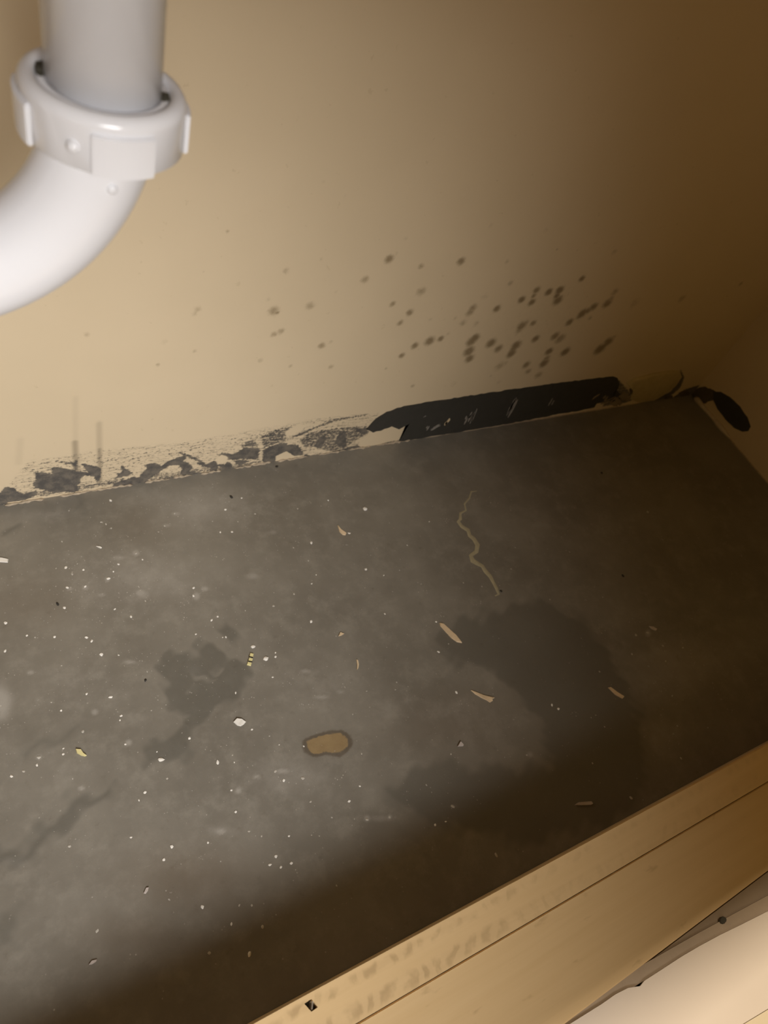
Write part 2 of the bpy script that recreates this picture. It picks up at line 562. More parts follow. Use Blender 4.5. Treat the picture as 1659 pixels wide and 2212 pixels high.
us = np.concatenate([np.linspace(XL, -.05, 20)[:-1], np.arange(-.05, XR, .0013), [XR]])
vs_ = np.concatenate([np.arange(-.002, .082, .0011), np.arange(.082, .34, .0022), np.linspace(.34, ZT, 40)])
me = grid_mesh('wall_back', us, vs_, lambda uv: np.stack([uv[:, 0], np.full(len(uv), YB), uv[:, 1]], -1),
               {'residue': f_residue, 'mould': f_mould, 'drip': f_drip})
wall_back = struct(obj('wall_back', me, m_wall))
# give it a body behind the paint
obj('backing_panel', mesh_from_bm('backing_panel', box_bm(XL - .02, XR + .02, YB + .0005, YB + .014, -.02, ZT)), m_rail, wall_back)

# floor -----------------------------------------------------------
dust_sheen_blobs = [(304, 1281, 13, 8, 1.2), (294, 1195, 9, 8, 1.0), (232, 1252, 8, 8, 1.0), (184, 1270, 9, 6, .9), (150, 1272, 8, 5, .9), (424, 1288, 9, 10, 1.0), (442, 1272, 10, 6, .9), (256, 1205, 22, 8, .7), (220, 1285, 12, 5, .8), (380, 1110, 14, 6, .9), (360, 1135, 12, 5, .8), (610, 1666, 22, 7, 1.0), (555, 1678, 12, 5, .9), (515, 1708, 7, 7, .9), (205, 1538, 9, 8, .9), (176, 1703, 9, 6, 1.0), (278, 1604, 9, 8, .9), (84, 1636, 8, 7, .9), (694, 1506, 22, 5, .8), (660, 1450, 16, 6, .7), (735, 1495, 12, 5, .7), (477, 1796, 16, 8, 1.0), (793, 1768, 8, 8, 1.0), (842, 1765, 6, 6, 1.0), (66, 1453, 10, 6, .8), (1400, 1368, 8, 10, .9), (1145, 1630, 8, 8, .8), (980, 1742, 12, 6, .9), (280, 1430, 16, 5, .8), (590, 1150, 12, 6, .6), (545, 1245, 16, 9, .6),
              (430, 1095, 150, 60, .55), (300, 1250, 190, 90, .5), (620, 1680, 120, 55, .5), (0, 1515, 30, 45, 1.0), (880, 1530, 120, 60, .28), (1490, 1440, 150, 95, .62), (1430, 1590, 50, 60, .5), (1340, 1330, 120, 60, .3), (1300, 1120, 330, 150, .22), (1010, 1540, 110, 60, .38),  # wide patches also paint in sheen at left and brighten the dim right
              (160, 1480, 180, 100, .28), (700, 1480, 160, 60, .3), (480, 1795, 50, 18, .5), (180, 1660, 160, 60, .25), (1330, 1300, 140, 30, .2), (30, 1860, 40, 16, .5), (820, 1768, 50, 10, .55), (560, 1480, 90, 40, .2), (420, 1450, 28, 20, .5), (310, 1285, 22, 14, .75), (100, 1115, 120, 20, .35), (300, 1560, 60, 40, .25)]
dark_polys = [
    ([(356, 1440), (372, 1418), (408, 1425), (420, 1400), (462, 1402), (490, 1420), (520, 1415), (545, 1432), (536, 1470), (512, 1505), (470, 1545), (425, 1572), (408, 1590), (385, 1580), (398, 1545), (370, 1530), (352, 1500), (362, 1470)], 1.0),
    ([(320, 1592), (400, 1580), (415, 1620), (390, 1650), (330, 1645), (315, 1620)], .95),
    ([(487, 1352), (510, 1348), (513, 1372), (495, 1378)], .9),
    ([(930, 1385), (1000, 1335), (1090, 1298), (1180, 1300), (1260, 1330), (1310, 1390), (1345, 1470), (1385, 1530), (1395, 1640), (1400, 1740), (1200, 1830), (1000, 1810), (860, 1750), (830, 1690), (900, 1645), (1040, 1640), (1120, 1665), (1170, 1645), (1165, 1560), (1100, 1480), (1020, 1440), (950, 1432)], .60),
    ([(225, 1690), (235, 1705), (150, 1770), (50, 1850), (-20, 1900), (-20, 1860), (40, 1825), (130, 1745)], .95),
    ([(-10, 1140), (40, 1143), (45, 1152), (-10, 1158)], .9),
    ([(-30, 1930), (60, 1960), (60, 2050), (-30, 2080)], .6),
    ([(120, 1560), (200, 1555), (190, 1590), (60, 1640), (40, 1600)], .5),
    ([(160, 1080), (200, 1085), (190, 1110), (155, 1105)], .6),
]
brown_blobs = [(420, 1900, 160, 80, .8), (300, 2020, 120, 60, .7), (1000, 1570, 150, 80, .55), (60, 1300, 100, 60, .4), (1200, 1050, 400, 90, .15), (1350, 1180, 260, 120, .1), (300, 1130, 60, 50, .3), (1540, 1500, 140, 140, .4)]


def px_of_floor(uv):
    return project(np.stack([uv[:, 0], uv[:, 1], np.zeros(len(uv))], -1))


def blobs(uv, bl):
    out = np.zeros(len(uv))
    for px, py, rx, ry, s in bl:
        c = floor_xy(px, py)
        ex = (floor_xy(px + rx, py) - c)
        ey = (floor_xy(px, py + ry) - c)
        M = np.linalg.inv(np.stack([ex, ey], 1))
        q = (uv - c) @ M.T
        out = np.maximum(out, s * np.exp(-(q ** 2).sum(1)))
    return out


def f_dark(uv):
    # stains creep with wavy outlines
    x, y = uv[:, 0], uv[:, 1]
    wx = .0045 * (np.sin(95 * x + 40 * y) + .7 * np.sin(170 * y - 60 * x + 1.3)) + .002 * np.sin(420 * x + 310 * y)
    wy = .0045 * (np.sin(88 * y - 55 * x + .7) + .7 * np.sin(190 * x + 70 * y + 2.1)) + .002 * np.sin(390 * y - 280 * x)
    uv = uv + np.stack([wx, wy], -1)
    out = np.zeros(len(uv))
    for pts, s in dark_polys:
        d = poly_field(uv, [floor_xy(*p) for p in pts])
        out = np.maximum(out, s * np.clip(.5 + d / .017, 0, 1))
    return np.clip(out - 1.3 * blobs(uv, [(465, 1440, 26, 12, .5), (440, 1458, 26, 12, .55), (420, 1476, 20, 12, .5)]), 0, 1)


def f_rust(uv):
    c = floor_xy(708, 1607)
    ex = floor_xy(708 + 46, 1607) - c
    ey = floor_xy(708, 1607 + 26) - c
    M = np.linalg.inv(np.stack([ex, ey], 1))
    q = (uv - c) @ M.T
    r = np.sqrt((np.abs(q) ** 2.3).sum(1))
    q2 = q - np.array([.42, -.12])
    q3 = q - np.array([-.45, .15])
    r2 = np.sqrt(((q2 / np.array([.62, .95])) ** 2).sum(1))
    r3 = np.sqrt(((q3 / np.array([.62, .78])) ** 2).sum(1))
    return np.clip(1.35 - np.minimum(np.minimum(r2, r3), r * 1.25), 0, 1)


fx = np.concatenate([np.linspace(XL, -.10, 12)[:-1], np.arange(-.10, XR, .0017), [XR]])
fy = np.concatenate([np.arange(-.034, YB, .0017), [YB]])
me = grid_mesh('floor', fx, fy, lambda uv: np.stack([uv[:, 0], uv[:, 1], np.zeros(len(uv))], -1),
               {'dust_sheen': lambda uv: blobs(uv, dust_sheen_blobs), 'dark': f_dark, 'brown': lambda uv: blobs(uv, brown_blobs), 'rust': f_rust})
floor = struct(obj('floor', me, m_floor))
obj('floor_panel', mesh_from_bm('floor_panel', box_bm(XL - .02, XR + .02, -.034, YB + .014, -.018, -.0005)), m_rail, floor)

# other cabinet walls ---------------------------------------------
m_wall_plain = simple('cream_side_paint', (.66, .54, .36), .5, .05, 12, .1, .35)
wall_right = struct(obj('wall_right', mesh_from_bm('wall_right', box_bm(XR, XR + .016, -.05, YB, -.002, ZT)), m_wall_plain))
wall_left = struct(obj('wall_left', mesh_from_bm('wall_left', box_bm(XL - .016, XL, -.05, YB, -.002, ZT)), m_wall_plain))
ceiling = struct(obj('ceiling', mesh_from_bm('ceiling', box_bm(XL - .02, XR + .02, -.10, YB + .014, ZT, ZT + .03)), m_wall_plain))  # unseen cabinet top; front overhang deepened to shade the rail
struct(obj('trim_1', mesh_from_bm('trim_1', box_bm(XL, XR, -.055, -.035, ZT - .06, ZT - .0005, .001)), m_rail))
struct(obj('trim_2', mesh_from_bm('trim_2', box_bm(XR - .05, XR - .0005, -.055, -.035, .052, ZT - .0605, .001)), m_rail))

# paint strip low on the back wall ---------------------------------
strip_px = [(792, 928), (806, 912), (818, 901), (836, 891), (858, 883), (890, 875), (960, 864), (1040, 852), (1120, 840), (1200, 829), (1280, 819), (1326, 814), (1334, 818),
            (1338, 832), (1330, 842), (1341, 852), (1318, 866), (1290, 872), (1283, 881), (1200, 896), (1100, 915), (1000, 933), (900, 952), (858, 958), (866, 946), (872, 934), (884, 916), (862, 927), (846, 922), (822, 930), (806, 934)]
q = rough_outline(strip_px, 7, .9, 3)
top = [on(x, y, 1, YB - .0009) for x, y in q]
strip = obj('paint_strip', mesh_from_bm('paint_strip', slab_bm(top, (0, .0012, 0))), m_strip, wall_back)
strip['label'] = 'dark grey paint strip along the foot of the back wall'

# cream flakes and grey scuffs on the strip: each scrape is a few thin slivers
sc = random.Random(5)


def sliver(cx, cy, ln, wd, slope, mat, nm):
    """thin ragged sliver, ln long along the scrape direction (pixels of the photo)"""
    pts = []
    n_ = 6
    for j in range(n_ + 1):
        t = j / n_ * 2 - 1
        w_ = wd * (1 - t * t) * sc.uniform(.4, 1.2) + .4
        pts.append((cx - t * ln * slope - w_, cy + t * ln + sc.uniform(-.5, .5)))
    for j in range(n_, -1, -1):
        t = j / n_ * 2 - 1
        w_ = wd * (1 - t * t) * sc.uniform(.4, 1.2) + .4
        pts.append((cx - t * ln * slope + w_, cy + t * ln + sc.uniform(-.5, .5)))
    obj(nm, mesh_from_bm(nm, slab_bm([on(x, y, 1, YB - .0013) for x, y in pts], (0, .0010, 0))), mat, wall_back)


for cx, cy, ln, slope, cnt, wd in ((1020, 900, 16, .45, 4, 1.6), (1103, 880, 20, .55, 5, 1.6), (1190, 868, 10, .6, 2, .8), (940, 925, 6, 1.8, 3, 1.2), (920, 924, 6, .6, 2, 1.2), (922, 898, 2.5, 1.5, 1, 1.0), (1112, 868, 8, .5, 2, 1.0), (1006, 906, 10, .5, 2, 1.2)):
    for _ in range(cnt):
        sliver(cx + sc.uniform(-5, 5), cy + sc.uniform(-4, 4), ln * sc.uniform(.35, 1), wd, slope, m_scuff, 'scuff')
sliver(967, 911, 7, 3.2, .7, m_flake, 'paint_flake')
sliver(963, 915, 4, 2.5, .7, m_flake, 'paint_flake')
for _ in range(7):
    sliver(1308 + sc.uniform(-22, 20), 864 + sc.uniform(-7, 7), sc.uniform(3, 7), 2.2, sc.uniform(.5, 2.5), m_torn, 'scuff')

# blister of filler in the corner
bl_px = [(1352, 826), (1375, 814), (1410, 805), (1450, 799), (1468, 800), (1473, 814), (1462, 833), (1440, 850), (1412, 866), (1380, 870), (1362, 862), (1366, 845)]
cxy = np.mean(bl_px, 0)
bm = bmesh.new()
rings = []
for k, (s, dep) in enumerate([(1.0, .0), (.90, .0022), (.68, .0036), (.35, .0046)]):
    rr = random.Random(11 + k)
    rings.append([bm.verts.new(Vector(on(cxy[0] + (x - cxy[0]) * s + rr.uniform(-1.5, 1.5) * (k < 3), cxy[1] + (y - cxy[1]) * s, 1, YB - dep))) for x, y in bl_px])
for k in range(3):
    for i in range(len(bl_px)):
        j = (i + 1) % len(bl_px)
        bm.faces.new((rings[k][i], rings[k][j], rings[k + 1][j], rings[k + 1][i]))
bm.faces.new(rings[3])
lump = obj('filler_lump', mesh_from_bm('filler_lump', bm, True), m_blister, wall_back)
lump['label'] = 'olive lump of old filler near the corner'

# oval patch of grey paint on the right wall
pt_px = [(1540, 846), (1556, 846), (1575, 857), (1598, 878), (1614, 902), (1621, 922), (1616, 931), (1604, 933), (1586, 924), (1566, 905), (1550, 884), (1541, 864)]
q = rough_outline(pt_px, 8, .5, 5)
patch = obj('paint_patch', mesh_from_bm('paint_patch', slab_bm([on(x, y, 0, XR - .0007) for x, y in q], (.001, 0, 0))), m_strip, wall_right)
patch['label'] = 'dark grey oval paint patch by the corner'


q = rough_outline([(1494, 852), (1503, 842), (1516, 836), (1534, 838), (1550, 848), (1548, 862), (1532, 868), (1516, 872), (1502, 866)], 4, 2.0, 9)
obj('paint_smear', mesh_from_bm('paint_smear', slab_bm([on(x, y, 0, XR - .0005) for x, y in q], (.0008, 0, 0))), m_torn_dark, wall_right)
for cx, cy, rr_, mm in ((1478, 852, 8, 'm_torn_dark'), (1446, 860, 6, 'm_torn_dark'), (1350, 858, 9, 'm_torn'), (1370, 846, 7, 'm_torn_dark'), (1330, 868, 9, 'm_torn'), (1392, 838, 5, 'm_torn_dark')):
    q = rough_outline([(cx + rr_ * 1.5 * math.cos(t), cy + rr_ * math.sin(t)) for t in np.linspace(0, 6.28, 9)[:-1]], 3, 2.4, int(cx))
    obj('paint_smear', mesh_from_bm('paint_smear', slab_bm([on(x, y, 1, YB - .0008) for x, y in q], (0, .0012, 0))), globals()[mm], wall_back)


def bead(name, pts, r0, r1, mat, parent, seed, seg=6):
    """an uneven bead of caulk along a 3D polyline"""
    rr = random.Random(seed)
    bm = bmesh.new()
    P = [Vector(p) for p in pts]
    prev = None
    for i, p in enumerate(P):
        t = (P[min(i + 1, len(P) - 1)] - P[max(i - 1, 0)]).normalized()
        s = t.cross(Vector((0, 0, 1))).normalized()
        u = s.cross(t)
        rad = rr.uniform(r0, r1)
        if i in (0, len(P) - 1):
            rad *= .3
        ring = [bm.verts.new(p + (s * math.cos(a) + u * math.sin(a)) * rad) for a in [2 * math.pi * k / seg for k in range(seg)]]
        if prev:
            for k in range(seg):
                bm.faces.new((prev[k], prev[(k + 1) % seg], ring[(k + 1) % seg], ring[k]))
        else:
            bm.faces.new(ring[::-1])
        prev = ring
    bm.faces.new(prev)
    return obj(name, mesh_from_bm(name, bm, True), mat, parent)


xs = np.arange(.012, .84, .004)
x = .012
kk = 0
while x < .46:
    ln = random.uniform(.02, .07)
    bead('caulk_bead', [(xx, YB - .0006 + random.uniform(-.0008, .0005), random.uniform(-.0004, .0006)) for xx in np.arange(x, x + ln, .0028)], .0004, .0019, m_bead, floor, 20 + kk)
    x += ln + random.uniform(-.002, .014)
    kk += 1
bead('caulk_bead', [(x, YB - .0004, .0002) for x in np.arange(.45, .86, .006)], .0004, .0011, m_bead, floor, 4)
rb = [on(x, y, 2, 0.002) for x, y in [(1500, 858), (1512, 862), (1524, 874), (1538, 888), (1552, 900), (1566, 914), (1580, 926), (1596, 942)]]
bead('caulk_bead', [(XR - .0012, p[1], .002) for p in rb], .0030, .0058, m_bead2, floor, 6)
bead('caulk_bead', [(XR - .001, y, .0005) for y in np.arange(.40, -.02, -.008)], .0006, .0013, m_bead, floor, 8)

# glue trail
gl = crop(820, 1000, 3.95, [(830, 240), (780, 245), (765, 300), (725, 350), (735, 405), (690, 430), (690, 480), (672, 500), (700, 540), (755, 575), (770, 620), (805, 650), (835, 700), (825, 755), (780, 790), (795, 835), (830, 855), (875, 880), (900, 920), (945, 970), (970, 1020), (1000, 1070), (1015, 1120), (985, 1135)])
gw = [1, 2.2, 2, 2.5, 2.5, 3.5, 5, 5, 5, 5.5, 5, 5.5, 6, 6, 6, 6.5, 6, 4.5, 6, 5, 4, 4.5, 4, 1.5]
L, Rr = [], []
for i, (x, y) in enumerate(gl):
    a = np.array(gl[max(i - 1, 0)])
    c = np.array(gl[min(i + 1, len(gl) - 1)])
    t = (c - a) / np.linalg.norm(c - a)
    nn = np.array([-t[1], t[0]]) * gw[i] * .75
    L.append((x + nn[0] + random.uniform(-.6, .6), y + nn[1]))
    Rr.append((x - nn[0] + random.uniform(-.6, .6), y - nn[1]))
bm = bmesh.new()
rows = []
for a, c in zip(L, Rr):
    m_ = ((a[0] + c[0]) / 2, (a[1] + c[1]) / 2)
    rows.append([bm.verts.new(Vector(on(*a, 2, .0001))), bm.verts.new(Vector(on(*m_, 2, .0007))), bm.verts.new(Vector(on(*c, 2, .0001)))])
for i in range(len(rows) - 1):
    for k in range(2):
        bm.faces.new((rows[i][k], rows[i][k + 1], rows[i + 1][k + 1], rows[i + 1][k]))
trail = obj('glue_trail', mesh_from_bm('glue_trail', bm, True), m_glue, floor)
trail['label'] = 'pale wavy trail of dried glue on the floor'

# ------------------------------------------------------------------ front rail
ZR = .078
y_in = on(1100, 2212 - .545 * (1100 - 545), 2, ZR)[1]
y_gr = on(1000, 2075, 2, ZR)[1]
rail = tag(empty('front_rail', (0.28, (y_in + y_gr) / 2, 0)), 'bare wooden rail along the front edge of the grey cabinet floor', 'rail')


def rail_part(name, me, mat):
    o = obj(name, me, mat, rail)
    o.matrix_parent_inverse = Matrix.Translation(-rail.location)
    return o


# rear strip, with a pit where a staple sits
hp = on(672, 2172, 2, ZR)
hx0, hx1, hy0, hy1 = hp[0] - .0035, hp[0] + .0035, hp[1] - .0026, hp[1] + .0026
gx = [XL + .001, hx0, hx1, XR - .001]
gy = [y_gr, hy0, hy1, y_in]
bm = bmesh.new()
T = [[bm.verts.new((x, y, ZR)) for y in gy] for x in gx]
# the pit is a slanted diamond, not a square
T[1][1].co.x += .0025
T[1][1].co.y -= .0004
T[2][2].co.x -= .002
T[2][2].co.y += .0004
Bm = {}
for i in range(4):
    for j in range(4):
        if i in (0, 3) or j in (0, 3):
            Bm[i, j] = bm.verts.new((gx[i], gy[j], .001))
for i in range(3):
    for j in range(3):
        if (i, j) != (1, 1):
            bm.faces.new((T[i][j], T[i + 1][j], T[i + 1][j + 1], T[i][j + 1]))
pit = [T[1][1], T[2][1], T[2][2], T[1][2]]
low = [bm.verts.new(v_.co + Vector((0, 0, -.007))) for v_ in pit]
for k in range(4):
    bm.faces.new((pit[k], pit[(k + 1) % 4], low[(k + 1) % 4], low[k]))
bm.faces.new(low)
loop = [(0, j) for j in range(4)] + [(i, 3) for i in range(1, 4)] + [(3, j) for j in (2, 1, 0)] + [(i, 0) for i in (2, 1)]
for k in range(len(loop)):
    a, c = loop[k], loop[(k + 1) % len(loop)]
    bm.faces.new((T[a[0]][a[1]], T[c[0]][c[1]], Bm[c], Bm[a]))
bm.faces.new([Bm[k] for k in loop])
edge = [e for e in bm.edges if all(abs(v_.co.z - ZR) < 1e-6 and abs(v_.co.y - y_in) < 1e-6 for v_ in e.verts)]
bmesh.ops.bevel(bm, geom=edge, offset=.0022, segments=2, affect='EDGES')
ws = rail_part('rear_strip', mesh_from_bm('rear_strip', bm), m_ply)
bm = box_bm(-.0005, .0005, -.0022, .0022, -.004, .0004, .0002)
st = rail_part('staple', mesh_from_bm('staple', bm), m_metal)
st.location = (hp[0] + .0008, hp[1] - .0003, ZR - .001)
st.rotation_euler = (0, .2, -.5)
obj_pit = rail_part('pit_shade', mesh_from_bm('pit_shade', box_bm(hx0 + .0005, hx1 - .0005, hy0 + .0003, hy1 - .0003, ZR - .0068, ZR - .0055)), m_dirt_shade)  # dark block paints in the shade at the pit floor

# front board of the rail
ZF = .077
fl_ = [on(1220, 2212, 2, ZF), on(1659, 1881, 2, ZF)]
sl = (fl_[1][1] - fl_[0][1]) / (fl_[1][0] - fl_[0][0])
yf = lambda x: fl_[0][1] + sl * (x - fl_[0][0])
x0, x1 = XL + .001, XR - .001
top = [(x0, y_gr - .0006, ZF), (x1, y_gr - .0006, ZF), (x1, yf(x1), ZF), (x0, yf(x0), ZF)]
bm = slab_bm(top, (0, 0, -.06))
bmesh.ops.bevel(bm, geom=[e for e in bm.edges if all(abs(v_.co.z - ZF) < 1e-6 for v_ in e.verts)], offset=.0007, segments=2, affect='EDGES')
rail_part('front_board', mesh_from_bm('front_board', bm), m_rail)

# ------------------------------------------------------------------ painted board in front
ZL = .0738
ZW = .0768


def ext(pa, pb, z, x):
    a, c = on(*pa, 2, z), on(*pb, 2, z)
    return np.array([x, a[1] + (c[1] - a[1]) / (c[0] - a[0]) * (x - a[0]), z])


sill = tag(empty('painted_sill', (0.5, -.16, 0)), 'white painted board in front of the bare wooden rail', 'board')


def sill_part(name, me, mat):
    o = obj(name, me, mat, sill)
    o.matrix_parent_inverse = Matrix.Translation(-sill.location)
    return o


ya, yb = yf(x0) - .0012, yf(x1) - .0012
sill_part('under_board', mesh_from_bm('under_board', slab_bm([(x0, ya, ZL), (x1, yb, ZL), (x1, -.30, ZL), (x0, -.30, ZL)], (0, 0, -.05))), m_ledge)
mid = [(1240, 2180), (1371, 2094), (1506, 2017), (1659, 1934)]
mpts = [ext((1371, 2094), (1659, 1934), ZL + .0014, x0 + .30)] + [on(x, y, 2, ZL + .0014) for x, y in mid[1:]] + [ext((1506, 2017), (1659, 1934), ZL + .0014, x1)]
sill_part('mid_strip', mesh_from_bm('mid_strip', slab_bm([tuple(p) for p in mpts] + [(x1, -.26, ZL + .0014), (x0 + .30, -.26, ZL + .0014)], (0, 0, -.0012))), m_ledge2)  # mid-toned strip between the under board and the white coat
we = [(1240, 2206), (1300, 2168), (1330, 2149), (1357, 2133), (1372, 2133), (1383, 2129), (1392, 2119), (1400, 2114), (1430, 2094), (1471, 2066), (1510, 2045), (1557, 2020), (1600, 1998), (1659, 1969)]
wpts = [ext((1240, 2206), (1471, 2066), ZW, x0 + .30)] + [on(x, y + random.uniform(-1.5, 1.5), 2, ZW) for x, y in we] + [ext((1471, 2066), (1659, 1969), ZW, x1)]
f0, f1 = ext((1611, 2208), (1659, 2179), ZW, x1), ext((1611, 2208), (1659, 2179), ZW, x0 + .30)
bm = slab_bm([tuple(p) for p in wpts] + [tuple(f0), tuple(f1)], (0, 0, -.0012))
sill_part('paint_coat', mesh_from_bm('paint_coat', bm), m_white)
g = f0 + np.array([0, -.0004, 0])
g2 = f1 + np.array([0, -.0004, 0])
bm = slab_bm([tuple(g2), tuple(g), (g[0], g[1] - .03, ZW - .004), (g2[0], g2[1] - .03, ZW - .004)], (0, 0, -.002))
sill_part('front_lip', mesh_from_bm('front_lip', bm), m_creamlip)
nh = on(1561, 1988, 2, ZL + .0014)
bm = bmesh.new()
bmesh.ops.create_cone(bm, cap_ends=True, segments=10, radius1=.003, radius2=.0024, depth=.0012)
nl = sill_part('nail_head', mesh_from_bm('nail_head', bm), m_dirt_shade)
nl.location = (nh[0], nh[1], nh[2] + .0005)
nl.scale = (1.3, .8, 1)
struct(obj('floor_outer', mesh_from_bm('floor_outer', box_bm(-1.2, 1.8, -1.4, -.05, -.12, -.10)), m_room))

# ------------------------------------------------------------------ drain pipe
AX, AY = .05984, .26602
pipe = tag(empty('drain_pipe', (AX, AY, .39)), 'white plastic sink drain pipe with slip nut and curved trap', 'pipe')


def lathe(prof, seg=64, cap=False):
    bm = bmesh.new()
    rings = []
    for r, z in prof:
        rings.append([bm.verts.new((r * math.cos(2 * math.pi * k / seg), r * math.sin(2 * math.pi * k / seg), z)) for k in range(seg)])
    for a, c in zip(rings[:-1], rings[1:]):
        for k in range(seg):
            bm.faces.new((a[k], a[(k + 1) % seg], c[(k + 1) % seg], c[k]))
    return bm


def pipe_part(name, me, mat, z=0.0, parent=None):
    o = obj(name, me, mat, parent or pipe)
    if parent is None:
        o.location = (0, 0, z - .39)
    return o


# tail piece
pipe_part('tailpiece', mesh_from_bm('tailpiece', lathe([(.0165, .0), (.0188, .0), (.0188, ZT - .462), (.0165, ZT - .462), (.0165, 0)]), True), m_pvc, .462)
# slip nut body
prof = [(.0215, -.0195), (.0260, -.0195), (.0272, -.0185), (.0272, -.0050), (.0274, -.0038), (.0272, -.0024), (.0262, -.0009), (.0248, -.0001), (.0235, .0),
        (.0222, -.0004), (.0212, -.0018), (.0208, -.004), (.0208, -.0195), (.0215, -.0195)]
nut = pipe_part('slip_nut', mesh_from_bm('slip_nut', lathe(prof), True), m_pvc, .4755)
face = math.atan2(-AY, -AX)          # towards the camera
bm = bmesh.new()
w = math.radians(43)
seg = 10
r_in, r_out, zt, zb = .0268, .0289, -.0052, -.0192
rows = []
for k in range(seg + 1):
    a = -w / 2 + w * k / seg
    # flat-faced pad
    rows.append([bm.verts.new((r * math.cos(a), r * math.sin(a), z)) for r, z in ((r_in, zt), (r_out, zt), (r_out, zb), (r_in, zb))])
for k in range(seg):
    for i in range(4):
        bm.faces.new((rows[k][i], rows[k][(i + 1) % 4], rows[k + 1][(i + 1) % 4], rows[k + 1][i]))
bm.faces.new(rows[0])
bm.faces.new(rows[-1][::-1])
bmesh.ops.recalc_face_normals(bm, faces=bm.faces[:])
bmesh.ops.bevel(bm, geom=[e for e in bm.edges if e.calc_face_angle(0) > .8], offset=.0005, segments=2, affect='EDGES')
lug_me = mesh_from_bm('lug', bm)
for k in range(4):
    lug = obj('lug', lug_me, m_pvc, nut)
    lug.rotation_euler = (0, 0, face + math.radians(13 + 90 * k))
# small round pip beside the lug
bm = bmesh.new()
bmesh.ops.create_uvsphere(bm, u_segments=14, v_segments=8, radius=.0024)
pip = obj('moulding_pip', mesh_from_bm('moulding_pip', bm, True), m_pvc, nut)
pa = face + math.radians(-21)
pip.location = (.0268 * math.cos(pa), .0268 * math.sin(pa), -.0115)
# washer closing the gap, with crescents of dirt on it
bm = lathe([(.0187, -.0085), (.0187, -.0012), (.0211, -.0012), (.0211, -.0085), (.0187, -.0085)], 48)
obj('washer', mesh_from_bm('washer', bm, True), m_pvc, nut)
gr = random.Random(3)
for a0, a1 in ((-120, -70), (72, 95)):
    bm = bmesh.new()
    prev = None
    n_ = 14
    for k in range(n_ + 1):
        t = k / n_
        a = face + math.radians(a0 + (a1 - a0) * t)
        w_ = math.sin(math.pi * t) ** .6
        r0, r1 = .0186, .0189 + .0026 * w_ * gr.uniform(.75, 1.1)
        zt_ = -.0022 + .0021 * w_ * gr.uniform(.6, 1.1)
        ring = [bm.verts.new((rr_ * math.cos(a), rr_ * math.sin(a), z_)) for rr_, z_ in ((r0, -.005), (r1, -.005), (r1, zt_), (r0, zt_))]
        if prev:
            for i in range(4):
                bm.faces.new((prev[i], prev[(i + 1) % 4], ring[(i + 1) % 4], ring[i]))
        else:
            bm.faces.new(ring)
        prev = ring
    bm.faces.new(prev[::-1])
    obj('dirt_crescent', mesh_from_bm('dirt_crescent', bm), m_dirt_shade, nut)

# curved trap
RB, RTU = .07403, .01897
bm = bmesh.new()
Z0 = .47115
seg = 48
path = []
for k in range(91):
    th = math.pi * k / 90
    path.append((Vector((-RB * (1 - math.cos(th)), 0, -RB * math.sin(th))), Vector((-math.sin(th), 0, -math.cos(th)))))
path.append((Vector((-2 * RB, 0, .05)), Vector((0, 0, 1))))
prev = None
for p, t in path:
    s = Vector((0, 1, 0))
    u = s.cross(t)
    ring = [bm.verts.new(p + (s * math.cos(2 * math.pi * j / seg) + u * math.sin(2 * math.pi * j / seg)) * RTU) for j in range(seg)]
    if prev:
        for j in range(seg):
            bm.faces.new((prev[j], prev[(j + 1) % seg], ring[(j + 1) % seg], ring[j]))
    prev = ring
bend = pipe_part('trap_bend', mesh_from_bm('trap_bend', bm, True), m_pvc, Z0)
bend.rotation_euler = (0, 0, math.radians(1.23))
# small moulded boss on the bend
bm = lathe([(.0001, .0012), (.0012, .0012), (.0018, .0006), (.0022, -.0006), (.003, -.0016)], 18)
boss = obj('moulded_mark', mesh_from_bm('moulded_mark', bm, True), m_pvc, bend)
th = math.radians(19)
pc = Vector((-RB * (1 - math.cos(th)), 0, -RB * math.sin(th)))
tt = Vector((-math.sin(th), 0, -math.cos(th)))
nn = (Vector((.10, -1, .0))).normalized()
boss.location = pc + nn * RTU
boss.rotation_euler = nn.to_track_quat('Z', 'Y').to_euler()

# ------------------------------------------------------------------ splinters and crumbs on the floor


def splinter(name, px_pts, thick, mat, label, cat, lift=0.0):
    pts = [on(x, y, 2, thick) for x, y in px_pts]
    c = np.mean(pts, 0)
    bm = slab_bm([(p[0] - c[0], p[1] - c[1], thick) for p in pts], (0, 0, -thick))
    for v_ in bm.verts:
        if v_.co.z > thick * .5:
            v_.co.z *= random.uniform(.7, 1.15)
            v_.co.x *= .92
            v_.co.y *= .92
    o = obj(name, mesh_from_bm(name, bm), mat, None, (c[0], c[1], 0.0002 + lift))
    return tag(o, label, cat)


splinter('wood_splinter', crop(820, 1000, 3.95, [(515, 1358), (545, 1365), (600, 1415), (660, 1470), (708, 1532), (665, 1525), (615, 1490), (560, 1430), (520, 1385)]), .0016, m_splint,
         'largest pale wood splinter, lying below the wavy glue trail', 'splinter')
splinter('wood_splinter', crop(820, 1380, 3.95, [(780, 435), (830, 455), (890, 478), (935, 490), (985, 500), (965, 512), (970, 525), (945, 540), (915, 520), (880, 505), (820, 470)]), .0014, m_splint,
         'jagged pale splinter tapering to a point at its left end', 'splinter')
splinter('wood_splinter', crop(1200, 1380, 3.614, [(412, 378), (430, 373), (485, 415), (540, 450), (525, 465), (470, 435)]), .0012, m_splint,
         'thin pale splinter on the dark floor nearest the right wall', 'splinter')
splinter('wood_splinter', crop(1200, 1380, 3.614, [(152, 1296), (180, 1275), (285, 1266), (298, 1285), (280, 1296), (200, 1298)]), .0013, m_splint_grey,
         'greyish splinter lying level just behind the wooden rail', 'splinter')
